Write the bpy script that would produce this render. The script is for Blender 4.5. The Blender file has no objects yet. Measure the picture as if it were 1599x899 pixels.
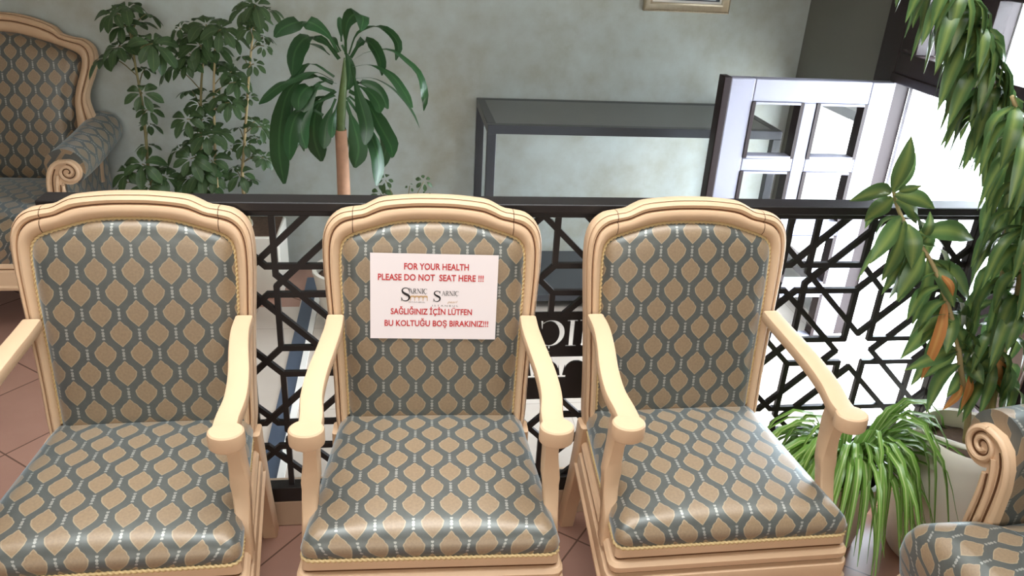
import bpy, bmesh, math, random
from mathutils import Vector, Matrix, Euler
rnd = random.Random(7)
R = math.radians
scene = bpy.context.scene
COL = scene.collection

# ------------------------------------------------------------------ camera, light, exposure
F_PX, YAW, PITCH, ROLL, CAM_H = 1251.8, R(8.846), R(25.05), R(3.402), 1.6
fwd = Vector((math.sin(YAW)*math.cos(PITCH), math.cos(YAW)*math.cos(PITCH), -math.sin(PITCH)))
rgt = Vector((math.cos(YAW), -math.sin(YAW), 0)); upv = rgt.cross(fwd)
cr, sr = math.cos(ROLL), math.sin(ROLL)
rgt, upv = rgt*cr+upv*sr, upv*cr-rgt*sr
cam = bpy.data.cameras.new('camera'); camo = bpy.data.objects.new('camera', cam); COL.objects.link(camo)
cam.sensor_width = 36; cam.lens = F_PX/1599*36; cam.clip_start = .05; cam.clip_end = 200
M = Matrix((rgt, upv, -fwd)).transposed().to_4x4(); M.translation = (0, 0, CAM_H)
camo.matrix_world = M; scene.camera = camo

scene.view_settings.view_transform = 'Standard'; scene.view_settings.look = 'None'
scene.view_settings.gamma = 1; scene.view_settings.use_curve_mapping = False
scene.view_settings.exposure = 0.0
world = bpy.data.worlds.new('sky'); scene.world = world; world.use_nodes = True
bg = world.node_tree.nodes['Background']; bg.inputs[0].default_value = (.80, .90, 1, 1); bg.inputs[1].default_value = 27

def light(name, kind, loc, direction, energy, color=(1, 1, 1), size=None, sizey=None, spread=None):
    l = bpy.data.lights.new(name, kind); o = bpy.data.objects.new(name, l); COL.objects.link(o)
    o.location = loc; o.rotation_euler = Vector(direction).to_track_quat('-Z', 'Y').to_euler()
    l.energy = energy; l.color = color
    if kind == 'AREA':
        l.shape = 'RECTANGLE'; l.size = size; l.size_y = sizey
        if spread: l.spread = R(spread)
    if kind == 'SUN': l.angle = R(.6)
    return o
light('sun', 'SUN', (6, -2, 8), (-.64, .03, -.74), 4.5, (1, .97, .92))
light('assumed_front_daylight', 'AREA', (-.3, -2.25, 1.75), (0, 1, -.22), 32, (1, .97, .92), 3.4, 1.5, 120)  # assumed daylight source behind the camera; the front wall has no window
light('assumed_ceiling_lamp', 'AREA', (.1, 1.35, 2.72), (0, 0, -1), 40, (.95, .98, 1), 3.0, 1.0, 100)  # unseen overhead lamp, assumed from the sheen on the upholstery
# sampling portals in the openings of the right wall (they add no light of their own)
for py, pz, sy, sz in ((2.51, .55, .72, 1.08), (3.29, .53, .46, .72), (2.25, 1.32, 1.1, .23)):
    light('portal', 'AREA', (2.0, py, pz), (-1, 0, 0), 1, size=sy, sizey=sz).data.cycles.is_portal = True

# ------------------------------------------------------------------ materials
class NT:
    """tiny helper for node maths"""
    def __init__(s, name):
        s.m = bpy.data.materials.new(name); s.m.use_nodes = True; s.t = s.m.node_tree; s.n = s.t.nodes
        s.b = s.n['Principled BSDF']
    def node(s, kind, **kw):
        n = s.n.new(kind)
        for k, v in kw.items(): setattr(n, k, v)
        return n
    def put(s, sock, v):
        if hasattr(v, 'is_output'): s.t.links.new(v, sock)
        else: sock.default_value = v
    def math(s, op, a, b=0.0, c=0.0, clamp=False):
        n = s.node('ShaderNodeMath', operation=op, use_clamp=clamp)
        for i, v in enumerate((a, b, c)): s.put(n.inputs[i], v)
        return n.outputs[0]
    def mix(s, f, a, b):
        n = s.node('ShaderNodeMix', data_type='RGBA'); s.put(n.inputs[0], f)
        for i, v in ((6, a), (7, b)): s.put(n.inputs[i], v if hasattr(v, 'is_output') else (*v, 1) if len(v) == 3 else v)
        return n.outputs[2]
    def noise(s, scale, vec=None, detail=3, rough=.55):
        n = s.node('ShaderNodeTexNoise'); n.inputs['Scale'].default_value = scale; n.inputs['Detail'].default_value = detail
        n.inputs['Roughness'].default_value = rough
        if vec is not None: s.t.links.new(vec, n.inputs['Vector'])
        return n.outputs['Fac']
    def obj(s): return s.node('ShaderNodeTexCoord').outputs['Object']
    def uv(s): return s.node('ShaderNodeTexCoord').outputs['UV']
    def sep(s, v):
        n = s.node('ShaderNodeSeparateXYZ'); s.t.links.new(v, n.inputs[0]); return n.outputs
    def ramp(s, f, stops):
        n = s.node('ShaderNodeValToRGB'); s.put(n.inputs[0], f); e = n.color_ramp.elements
        while len(e) < len(stops): e.new(.5)
        for x, (p, c) in zip(e, stops): x.position = p; x.color = (*c, 1)
        return n.outputs[0]
    def bump(s, h, strength=.2, dist=.002):
        n = s.node('ShaderNodeBump'); s.put(n.inputs['Height'], h); n.inputs['Strength'].default_value = strength
        n.inputs['Distance'].default_value = dist; s.t.links.new(n.outputs[0], s.b.inputs['Normal'])
    def set(s, **kw):
        for k, v in kw.items():
            k = k.replace('_', ' ')
            if isinstance(v, tuple) and len(v) == 3: v = (*v, 1)
            s.put(s.b.inputs[k], v)
        return s.m

def srgb(r, g, b):
    f = lambda c: (c/255)/12.92 if c/255 <= .04045 else (((c/255)+.055)/1.055)**2.4
    return (f(r), f(g), f(b))

def noisy(name, c, rough=.5, var=.12, scale=12, spec=.5, metal=0.0, bump=0.0):
    t = NT(name); f = t.noise(scale, t.obj())
    col = t.mix(f, tuple(x*(1-var) for x in c), tuple(min(1, x*(1+var)) for x in c))
    if bump: t.bump(f, bump)
    return t.set(Base_Color=col, Roughness=rough, Specular_IOR_Level=spec, Metallic=metal)

def fabric_material():
    t = NT('ogee_satin'); u, v, _ = t.sep(t.uv())
    PU, PV = .0785, .098
    U = t.math('DIVIDE', u, PU); V = t.math('DIVIDE', v, PV)
    def lattice(ou, ov):
        a = t.math('ADD', U, ou); b = t.math('ADD', V, ov)
        du = t.math('SUBTRACT', a, t.math('ROUND', a)); dv = t.math('SUBTRACT', b, t.math('ROUND', b))
        ad = t.math('ABSOLUTE', du); av = t.math('ABSOLUTE', dv)
        w = t.math('MULTIPLY_ADD', t.math('COSINE', t.math('MULTIPLY', dv, 2*math.pi)), .205, .095)
        sc = t.math('MULTIPLY', t.math('ABSOLUTE', t.math('SINE', t.math('MULTIPLY', dv, 26.0))), .022)
        sc = t.math('MULTIPLY', sc, t.math('GREATER_THAN', dv, 0.0))
        d = t.math('SUBTRACT', t.math('ADD', w, sc), ad)
        inside = t.math('MULTIPLY_ADD', d, 1/.02, 0, clamp=True)
        edge = t.math('SUBTRACT', 1, t.math('MULTIPLY', t.math('ABSOLUTE', t.math('SUBTRACT', d, .022)), 1/.024), clamp=True)
        # beads on the column axis, centred half a repeat above the medallion
        q = t.math('SUBTRACT', t.math('FRACT', t.math('MULTIPLY', av, 1/.085)), .5)
        q = t.math('MULTIPLY', q, .085*PV/PU)
        r2 = t.math('SQRT', t.math('ADD', t.math('MULTIPLY', q, q), t.math('MULTIPLY', ad, ad)))
        bead = t.math('MULTIPLY', t.math('LESS_THAN', r2, .042), t.math('GREATER_THAN', av, .365))
        return inside, edge, bead
    i1, e1, b1 = lattice(0, 0); i2, e2, b2 = lattice(.5, .5)
    ins = t.math('MAXIMUM', i1, i2); edg = t.math('MAXIMUM', e1, e2); bead = t.math('MAXIMUM', b1, b2)
    n1 = t.noise(170, t.uv(), 2)
    tan = t.mix(n1, srgb(126, 102, 74), srgb(158, 131, 96))
    band = t.mix(t.noise(30, t.uv(), 3), srgb(78, 78, 72), srgb(100, 101, 95))
    pale = srgb(184, 168, 136)
    c = t.mix(ins, band, tan); c = t.mix(t.math('MULTIPLY', edg, .55), c, pale); c = t.mix(t.math('MULTIPLY', bead, .75), c, srgb(176, 174, 164))
    t.bump(t.noise(900, t.uv(), 1), .12, .0006)
    rough = t.math('MULTIPLY_ADD', ins, .04, .43); met = t.math('MULTIPLY_ADD', ins, -.30, .42)
    return t.set(Base_Color=c, Roughness=rough, Metallic=met, Specular_IOR_Level=1.0, Specular_Tint=(.88, .96, 1.0), Sheen_Weight=.55, Sheen_Roughness=.45, Sheen_Tint=(.72, .90, 1.0), Coat_Weight=.0)

def leaf_material(name, edge, mid, w=.16, rough=.35):
    t = NT(name); u, v, _ = t.sep(t.uv())
    d = t.math('ABSOLUTE', t.math('SUBTRACT', u, .5))
    f = t.math('MULTIPLY_ADD', d, -1/w, 1.0, clamp=True)
    e = t.mix(t.noise(9, t.obj(), 3), tuple(x*.75 for x in edge), tuple(x*1.25 for x in edge))
    c = t.mix(f, e, mid)
    m = t.set(Base_Color=c, Roughness=rough, Specular_IOR_Level=.5)
    tr = t.node('ShaderNodeBsdfTranslucent'); t.put(tr.inputs[0], c)
    mx = t.node('ShaderNodeMixShader'); mx.inputs[0].default_value = .25
    t.t.links.new(t.b.outputs[0], mx.inputs[1]); t.t.links.new(tr.outputs[0], mx.inputs[2])
    t.t.links.new(mx.outputs[0], t.n['Material Output'].inputs[0]); return m

def glass_material():
    t = NT('window_glass'); t.n.remove(t.b)
    tr = t.node('ShaderNodeBsdfTransparent'); gl = t.node('ShaderNodeBsdfGlossy'); gl.inputs['Roughness'].default_value = .02
    fr = t.node('ShaderNodeFresnel'); fr.inputs[0].default_value = 1.45
    geo = t.node('ShaderNodeNewGeometry')
    fac = t.math('MULTIPLY', fr.outputs[0], t.math('SUBTRACT', 1.0, geo.outputs['Backfacing']))
    mx = t.node('ShaderNodeMixShader'); t.t.links.new(fac, mx.inputs[0])
    t.t.links.new(tr.outputs[0], mx.inputs[1]); t.t.links.new(gl.outputs[0], mx.inputs[2])
    t.t.links.new(mx.outputs[0], t.n['Material Output'].inputs[0]); return t.m

def wall_material():
    t = NT('sponged_plaster'); o = t.obj()
    a = t.noise(2.2, o, 5, .65); b = t.noise(9, o, 5, .6)
    f = t.math('ADD', t.math('MULTIPLY', a, .6), t.math('MULTIPLY', b, .4))
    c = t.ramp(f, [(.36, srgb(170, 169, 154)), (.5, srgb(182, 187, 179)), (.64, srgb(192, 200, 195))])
    t.bump(b, .08, .004)
    return t.set(Base_Color=c, Roughness=.62, Specular_IOR_Level=.3)

def tile_material(name, c1, c2, grout, size, angle, gw, rough):
    t = NT(name); mp = t.node('ShaderNodeMapping'); t.t.links.new(t.obj(), mp.inputs[0])
    mp.inputs['Rotation'].default_value = (0, 0, angle)
    x, y, _ = t.sep(mp.outputs[0])
    def line(a):
        f = t.math('FRACT', t.math('DIVIDE', a, size)); d = t.math('ABSOLUTE', t.math('SUBTRACT', f, .5))
        return t.math('GREATER_THAN', d, .5-gw/size/2)
    g = t.math('MAXIMUM', line(x), line(y))
    wn = t.node('ShaderNodeTexWhiteNoise'); cb = t.node('ShaderNodeCombineXYZ')
    t.put(cb.inputs[0], t.math('FLOOR', t.math('DIVIDE', x, size))); t.put(cb.inputs[1], t.math('FLOOR', t.math('DIVIDE', y, size)))
    t.t.links.new(cb.outputs[0], wn.inputs['Vector'])
    f = t.math('ADD', t.math('MULTIPLY', wn.outputs[0], .35), t.math('MULTIPLY', t.noise(7, t.obj(), 4), .65))
    c = t.mix(g, t.mix(f, c1, c2), grout)
    return t.set(Base_Color=c, Roughness=rough)

CREAM = srgb(217, 183, 148)
def wood_cream():
    t = NT('ivory_lacquer'); f = t.noise(5, t.obj(), 4)
    c = t.mix(f, tuple(x*.90 for x in CREAM), tuple(min(1, x*1.06) for x in CREAM))
    return t.set(Base_Color=c, Roughness=.42, Specular_IOR_Level=.4)
def crest_cream():
    t = NT('ivory_lacquer_jointed'); o = t.obj(); f = t.noise(5, o, 4); x, y, z = t.sep(o)
    c = t.mix(f, tuple(v*.90 for v in CREAM), tuple(min(1, v*1.06) for v in CREAM))
    ln = t.math('MULTIPLY', t.math('LESS_THAN', t.math('ABSOLUTE', t.math('SUBTRACT', t.math('ABSOLUTE', x), .186)), .0009), t.math('GREATER_THAN', z, .8))
    return t.set(Base_Color=t.mix(ln, c, srgb(84, 52, 26)), Roughness=.42, Specular_IOR_Level=.4)

M_ = dict(
    fabric=fabric_material(), wood=wood_cream(), crest=crest_cream(),
    glaze=noisy('brown_glaze_line', srgb(98, 62, 32), .6), cord=noisy('twisted_gimp', srgb(206, 178, 128), .8, .2, 300),
    black=noisy('black_metal', srgb(27, 22, 22), .42, .15, 20), plate=noisy('black_plate', srgb(26, 21, 21), .45, .1, 20),
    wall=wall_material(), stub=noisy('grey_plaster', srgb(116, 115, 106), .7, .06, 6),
    tile=tile_material('terracotta_tile', srgb(150, 112, 98), srgb(176, 137, 119), srgb(104, 78, 66), .33, R(38), .005, .27),
    stone=tile_material('pale_stone_tile', srgb(182, 170, 158), srgb(200, 190, 178), srgb(160, 150, 140), .6, 0, .003, .25),
    stripe=noisy('slate_strip', srgb(74, 84, 100), .3, .1, 8), whitestrip=noisy('white_strip', srgb(232, 230, 224), .3, .03),
    curb=noisy('beige_stone', srgb(190, 164, 138), .45, .06, 8), ceiling=noisy('white_ceiling', srgb(226, 222, 212), .9, .02),
    darkwood=noisy('dark_stained_wood', srgb(40, 28, 29), .45, .2, 9, spec=.3), brownwood=noisy('brown_wood', srgb(98, 72, 58), .4, .2, 9),
    leafglare=noisy('lavender_sky_glare', srgb(150, 150, 166), .5, .03, 5), glass=glass_material(),  # lavender door face: sky glare on dark varnished wood, put into the colour
    terrace=noisy('sunlit_terrace', srgb(236, 234, 230), .8, .03, 2), white=noisy('white_glaze', srgb(232, 226, 212), .3, .04, 5),
    whiteext=noisy('white_render', srgb(236, 236, 236), .8, .03, 3),
    console=noisy('charcoal_metal', srgb(58, 60, 64), .35, .08, 14), consoletop=noisy('grey_slab', srgb(104, 106, 104), .3, .05, 7),
    paper=noisy('white_paper', srgb(240, 228, 226), .6, .01, 4), red=noisy('red_ink', srgb(196, 50, 52), .6, .02),
    ink=noisy('black_ink', srgb(26, 18, 20), .6, .02), tanink=noisy('tan_ink', srgb(196, 158, 112), .6, .02), greyink=noisy('grey_ink', srgb(120, 112, 110), .6, .02),
    soil=noisy('potting_soil', srgb(96, 74, 58), .95, .5, 60, bump=.8), bark=noisy('tan_bark', srgb(176, 134, 106), .8, .2, 40, bump=.4),
    stem=noisy('green_brown_stem', srgb(128, 120, 78), .7, .2, 30), palmstem=noisy('green_leaf_base', srgb(86, 106, 58), .5, .25, 40), cane=noisy('bamboo_cane', srgb(176, 156, 112), .6, .12, 25),
    silver=noisy('silver_gilt', srgb(186, 172, 146), .35, .15, 50, metal=.5), navy=noisy('navy_panel', srgb(20, 22, 36), .3, .1),
    pearl=noisy('pearl_script', srgb(220, 226, 232), .35, .05), pink=noisy('terracotta_clay', srgb(196, 146, 130), .8, .1, 12),
    mat=noisy('white_mount', srgb(236, 232, 224), .5, .02),
    schef=leaf_material('umbrella_leaf', srgb(72, 98, 60), srgb(100, 122, 78), .06), strap=leaf_material('strap_leaf', srgb(50, 86, 50), srgb(72, 112, 66), .08, .28),
    song=leaf_material('striped_dracaena_leaf', srgb(82, 112, 66), srgb(132, 150, 82), .3, .3), spider=leaf_material('spider_leaf', srgb(112, 152, 66), srgb(190, 206, 140), .14, .35),
    dry=leaf_material('dry_leaf', srgb(196, 130, 70), srgb(214, 160, 92), .2, .6), brass=noisy('steel_handle', srgb(190, 186, 178), .25, .05, metal=.9),
)

# ------------------------------------------------------------------ geometry helpers
class MB:
    def __init__(s): s.v = []; s.f = []; s.mi = []; s.uv = []; s.mats = []
    def mat(s, m):
        if m not in s.mats: s.mats.append(m)
        return s.mats.index(m)
    def add(s, verts, faces, m, uvs=None):
        o = len(s.v); i = s.mat(m); s.v += [tuple(p) for p in verts]
        for f in faces:
            s.f.append([o+k for k in f]); s.mi.append(i)
            s.uv.append([uvs[k] for k in f] if uvs else None)
    def box(s, a, b, m, rot=0, piv=None):
        x0, y0, z0 = a; x1, y1, z1 = b
        V = [Vector(p) for p in ((x0, y0, z0), (x1, y0, z0), (x1, y1, z0), (x0, y1, z0), (x0, y0, z1), (x1, y0, z1), (x1, y1, z1), (x0, y1, z1))]
        if rot:
            c = Vector(piv) if piv else (V[0]+V[6])/2; q = Matrix.Rotation(rot, 3, 'Z'); V = [q@(p-c)+c for p in V]
        s.add(V, [(0, 3, 2, 1), (4, 5, 6, 7), (0, 1, 5, 4), (1, 2, 6, 5), (2, 3, 7, 6), (3, 0, 4, 7)], m)
    def loft(s, rings, m, caps=True, closed=False, uvr=None, fm=None):
        """rings: list of equal-length point loops"""
        n = len(rings[0]); o = len(s.v); base = s.mat(m)
        for r in rings: s.v += [tuple(p) for p in r]
        K = len(rings)
        for i in range(K if closed else K-1):
            j = (i+1) % K
            for k in range(n):
                l = (k+1) % n
                s.f.append([o+i*n+k, o+i*n+l, o+j*n+l, o+j*n+k])
                s.mi.append(s.mat(fm(i, k)) if fm else base)
                s.uv.append([uvr[i][k], uvr[i][l], uvr[j][l], uvr[j][k]] if uvr else None)
        if caps and not closed:
            s.f.append([o+k for k in range(n-1, -1, -1)]); s.mi.append(base); s.uv.append([uvr[0][k] for k in range(n-1, -1, -1)] if uvr else None)
            e = o+(K-1)*n
            s.f.append([e+k for k in range(n)]); s.mi.append(base); s.uv.append([uvr[-1][k] for k in range(n)] if uvr else None)
    def tube(s, pts, r, m, n=8, caps=True):
        pts = [Vector(p) for p in pts]; K = len(pts); rr = r if isinstance(r, (list, tuple)) else [r]*K
        up = None; rings = []
        for i, p in enumerate(pts):
            t = (pts[min(i+1, K-1)]-pts[max(i-1, 0)]).normalized()
            if up is None: up = t.orthogonal().normalized()
            up = (up-t*up.dot(t)).normalized(); b = t.cross(up)
            rings.append([p+(up*math.cos(a)+b*math.sin(a))*rr[i] for a in [2*math.pi*k/n for k in range(n)]])
        s.loft(rings, m, caps)
    def lathe(s, prof, m, c=(0, 0, 0), n=36):
        rings = [[(c[0]+r*math.cos(2*math.pi*k/n), c[1]+r*math.sin(2*math.pi*k/n), c[2]+z) for k in range(n)] for r, z in prof]
        s.loft(rings, m, True)
    def prism(s, poly, d, m, fn):
        """2-D polygon extruded 0..d, fn(u, w, h) -> point"""
        n = len(poly)
        s.add([fn(u, w, 0) for u, w in poly]+[fn(u, w, d) for u, w in poly],
              [list(range(n-1, -1, -1)), list(range(n, 2*n))]+[[k, (k+1) % n, n+(k+1) % n, n+k] for k in range(n)], m)
    def build(s, name, parent=None, smooth=None, bevel=0, seg=2):
        me = bpy.data.meshes.new(name); me.from_pydata(s.v, [], s.f)
        for m in s.mats: me.materials.append(m)
        me.polygons.foreach_set('material_index', s.mi)
        if any(u is not None for u in s.uv):
            L = me.uv_layers.new(name='UVMap').data; k = 0
            for u in s.uv:
                cnt = None
                if u is None: continue
            k = 0
            for fi, f in enumerate(s.f):
                u = s.uv[fi]
                for q in range(len(f)):
                    if u is not None: L[k].uv = u[q]
                    k += 1
        bm = bmesh.new(); bm.from_mesh(me); bmesh.ops.recalc_face_normals(bm, faces=bm.faces); bm.to_mesh(me); bm.free()
        if smooth is not None:
            me.shade_smooth()
            if smooth < 179: me.set_sharp_from_angle(angle=R(smooth))
        o = bpy.data.objects.new(name, me); COL.objects.link(o)
        if bevel:
            b = o.modifiers.new('bevel', 'BEVEL'); b.width = bevel; b.segments = seg; b.limit_method = 'ANGLE'; b.angle_limit = R(40)
            me.shade_smooth(); me.set_sharp_from_angle(angle=R(50))
        if parent is not None: o.parent = parent
        return o

def tag(o, label=None, cat=None, group=None, kind=None):
    if label: o['label'] = label
    if cat: o['category'] = cat
    if group: o['group'] = group
    if kind: o['kind'] = kind
    return o
def thing(name, label, cat, loc=(0, 0, 0), rz=0, group=None):
    o = bpy.data.objects.new(name, None); COL.objects.link(o); o.location = loc; o.rotation_euler = (0, 0, rz); o.empty_display_size = .1
    return tag(o, label, cat, group)
def structure(name, mb, **kw): return tag(mb.build(name, **kw), kind='structure')
def copy_tree(o, parent=None):
    c = o.copy(); COL.objects.link(c)
    if parent is not None: c.parent = parent
    for ch in list(o.children): copy_tree(ch, c)
    return c

def spline(P, n):
    """Catmull-Rom through P, resampled to n points evenly by length (any dimension)"""
    P = [Vector(p) for p in P]; Q = [P[0]*2-P[1]]+P+[P[-1]*2-P[-2]]; d = []
    for i in range(1, len(Q)-2):
        for k in range(16):
            t = k/16; a, b, c, e = Q[i-1], Q[i], Q[i+1], Q[i+2]
            d.append(.5*((2*b)+(c-a)*t+(2*a-5*b+4*c-e)*t*t+(3*b-a-3*c+e)*t**3))
    d.append(P[-1]); return resample(d, n)
def resample(d, n):
    L = [0]
    for a, b in zip(d, d[1:]): L.append(L[-1]+(b-a).length)
    out = []; j = 0
    for k in range(n):
        s = L[-1]*k/(n-1)
        while j < len(L)-2 and L[j+1] < s: j += 1
        w = (s-L[j])/max(L[j+1]-L[j], 1e-9); out.append(d[j].lerp(d[j+1], w))
    return out
def mirror_u(half, n):
    """half outline from the centre top to the right bottom -> full U from left bottom to right bottom"""
    h = spline([(x, y, 0) for x, y in half], n)
    return [Vector((-p.x, p.y, 0)) for p in reversed(h)][:-1]+h

# ------------------------------------------------------------------ setting
XR, YB, XL, YF, ZC = 1.88, 3.68, -3.2, -2.5, 2.8
m = MB(); m.box((XL, YF, -.1), (XR, YB, 0), M_['tile']); structure('floor', m)
m = MB(); m.box((-.43, 1.93, 0), (XR, 3.35, .003), M_['stone']); m.box((-1.05, 1.93, 0), (-.43, 3.2, .003), M_['stone']); structure('floor_pale_stone', m)
m = MB(); m.box((-.425, 1.93, .003), (-.372, 3.5, .006), M_['stripe']); m.box((-.372, 1.93, .003), (-.350, 3.3, .009), M_['whitestrip']); structure('trim_1', m)
m = MB(); m.box((XL, YB, 0), (XR+.25, YB+.2, ZC), M_['wall']); structure('wall_back', m)
m = MB(); m.box((XL-.2, YF, 0), (XL, YB+.2, ZC), M_['wall']); structure('wall_left', m)
m = MB(); m.box((XL-.2, YF-.2, 0), (XR+.25, YF, ZC), M_['wall']); structure('wall_front', m)
m = MB(); m.box((XL-.2, YF-.2, ZC), (XR+.25, YB+.2, ZC+.1), M_['ceiling']); structure('ceiling', m)
# right wall: assumed low window 3.05-3.5, doorway 2.15-2.87, panes above
WT = .25
m = MB()
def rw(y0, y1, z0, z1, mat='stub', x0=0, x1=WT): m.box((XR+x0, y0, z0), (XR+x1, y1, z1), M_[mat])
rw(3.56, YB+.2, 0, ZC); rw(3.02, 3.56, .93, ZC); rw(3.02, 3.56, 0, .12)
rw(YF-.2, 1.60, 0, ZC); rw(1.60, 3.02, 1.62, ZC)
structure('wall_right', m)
m = MB()   # dark timber frame of the doorway and the lights above it
for y0, y1, z0, z1 in ((2.89, 3.02, 0, 1.62), (1.60, 2.89, 1.11, 1.205), (1.60, 2.89, 1.435, 1.62), (2.79, 2.89, 1.205, 1.435), (2.435, 2.545, 1.205, 1.435), (2.09, 2.19, 1.205, 1.435), (1.60, 1.70, 1.205, 1.435)):
    m.box((XR-.012, y0, z0), (XR+.07, y1, z1), M_['darkwood'])
m.box((XR-.02, 1.60, 1.095), (XR+.09, 2.9, 1.13), M_['darkwood'])
structure('trim_2', m, bevel=.004)
m = MB()
for y0, y1, z0, z1 in ((2.87, 2.89, 0, 1.11), (1.60, 1.62, 0, 1.62), (2.78, 2.80, 1.205, 1.435), (2.535, 2.55, 1.205, 1.435), (2.43, 2.445, 1.205, 1.435), (2.18, 2.20, 1.205, 1.435), (2.08, 2.10, 1.205, 1.435)):
    m.box((XR+.07, y0, z0), (XR+.105, y1, z1), M_['whiteext'])
structure('trim_3', m)
for i, (y0, y1) in enumerate(((2.545, 2.79), (2.19, 2.435), (1.70, 2.09))):
    m = MB(); m.box((XR+.03, y0, 1.205), (XR+.036, y1, 1.435), M_['glass']); structure(f'window_{i+1}', m)
m = MB()
for y0, y1, z0, z1 in ((3.02, 3.06, .12, .93), (3.52, 3.56, .12, .93), (3.06, 3.52, .12, .17), (3.06, 3.52, .89, .93)): m.box((XR, y0, z0), (XR+.06, y1, z1), M_['darkwood'])
w4 = structure('window_4', m); m = MB(); m.box((XR+.02, 3.06, .17), (XR+.026, 3.52, .89), M_['glass']); m.build('pane', w4)  # assumed window, added for the white brightness behind the open door's panes

def casement(name, w, z0, z1, face, loc, rz):
    """door leaf in its own frame: x 0..w, thickness in y 0..0.045"""
    root = bpy.data.objects.new(name, None); COL.objects.link(root); root.location = loc; root.rotation_euler = (0, 0, rz); root['kind'] = 'structure'
    st, rows = .095, 4; mw = .052; pw = (w-2*st-mw)/2; top = z1-.085; ph = .215; pitch = .268
    f = MB(); T = .045
    f.box((0, 0, z0), (st, T, z1), M_[face]); f.box((w-st, 0, z0), (w, T, z1), M_[face]); f.box((st, 0, top), (w-st, T, z1), M_[face])
    f.box((st+pw, 0, z0), (st+pw+mw, T, top), M_[face])
    for r in range(rows):
        zb = top-r*pitch-ph; nz = zb-(pitch-ph) if r < rows-1 else z0
        f.box((st, 0, nz), (st+pw, T, zb), M_[face]); f.box((st+pw+mw, 0, nz), (w-st, T, zb), M_[face])
    f.build('leaf_frame', root, bevel=.004)
    e = MB(); e.box((-.030, -.006, z0), (0, T+.006, z1+.004), M_['darkwood']); e.build('lock_stile', root, bevel=.003)
    for r in range(rows):
        for c in range(2):
            x0 = st+c*(pw+mw); zt = top-r*pitch; zb = zt-ph
            b = MB(); q = .014
            b.box((x0, -.004, zb), (x0+q, T+.004, zt), M_['darkwood']); b.box((x0+pw-q, -.004, zb), (x0+pw, T+.004, zt), M_['darkwood'])
            b.box((x0+q, -.004, zb), (x0+pw-q, T+.004, zb+q*.6), M_[face]); b.box((x0+q, -.004, zt-q*.6), (x0+pw-q, T+.004, zt), M_[face])
            bo = b.build('pane_bead', root)
            g = MB(); g.box((x0+q, T/2-.002, zb+q*.6), (x0+pw-q, T/2+.002, zt-q*.6), M_['glass']); g.build('pane', bo)
    h = MB(); h.tube([(.05, -.0, .62), (.05, -.035, .62), (.05, -.04, .62), (.12, -.045, .615)], .008, M_['brass']); h.build('handle', root, smooth=60)
    return root
casement('door_1', .655, .012, 1.095, 'leafglare', (1.215, 2.86, 0), 0)
casement('door_2', .53, .012, 1.095, 'darkwood', (XR+.055, 1.62, 0), R(90))
m = MB(); m.box((XR-.02, 1.86, 0), (XR+.0, 1.93, 1.095), M_['brownwood']); structure('trim_4', m, bevel=.004)
m = MB(); m.box((XR, -20, -.2), (40, 25, -.02), M_['terrace']); structure('ground', m)
m = MB(); m.box((-.86, 1.822, 0), (XR, 1.93, .086), M_['curb']); structure('trim_5', m, bevel=.004)

# ------------------------------------------------------------------ railing
RY = 1.875
rail = thing('railing', 'black pierced metal railing of star lattice behind the three armchairs', 'railing', (.38, RY-.033, .086))
def R_(p): return (p[0]-.38, p[1]-RY, p[2]-.088)
def rbox(mb, a, b, mat='black'): mb.box(R_(a), R_(b), M_[mat])
X0, X1, Z0, Z1 = -.79, 1.565, .135, .932
m = MB(); rbox(m, (X0-.01, 1.842, .945), (X1+.01, 1.905, .968)); o = m.build('handrail', rail, bevel=.003)
m = MB()
rbox(m, (X0, 1.860, Z1-.004), (X1, 1.888, Z1+.010)); rbox(m, (X0, 1.855, .088), (X1, 1.893, Z0)); rbox(m, (X0, 1.855, Z0), (X0+.03, 1.893, .953)); rbox(m, (X1-.025, 1.855, Z0), (X1, 1.893, .953))
for x in (-.1, .36, .82, 1.2): rbox(m, (x-.012, 1.866, Z1+.008), (x+.012, 1.882, .953))
m.build('frame', rail, bevel=.002)
PX, PZ, GX, GZ, S_, T_ = .2305, .2275, .355, .7565, .038, .054; U_ = T_-S_
segs = []
for i in range(-6, 7):
    for j in range(-2, 5):
        cx, cz = GX+i*PX, GZ-j*PZ
        if (i+3) % 2 == j % 2:
            for sx in (-1, 1):
                for sz in (-1, 1):
                    closed = j % 2 == 0; u = U_ if closed else S_-.002
                    segs.append(((cx+sx*u, cz+sz*S_), (cx+sx*(PX-S_), cz+sz*S_)))
                    segs.append(((cx+sx*S_, cz+sz*u), (cx+sx*S_, cz+sz*(PZ-S_))))
                    if closed:   # the slanting bars run from each closed star to the open ones
                        segs.append(((cx+sx*S_, cz+sz*U_), (cx+sx*PX, cz-sz*(PZ-T_))))
                        segs.append(((cx+sx*U_, cz+sz*S_), (cx-sx*(PX-T_), cz+sz*PZ)))
        else:
            for sx in (-1, 1):
                for sz in (-1, 1): segs.append(((cx, cz), (cx+sx*S_, cz+sz*S_)))
MX0, MX1, MZ0, MZ1 = .300, .871, .393, .661
m = MB(); hw = .0072; seen = set()
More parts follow.
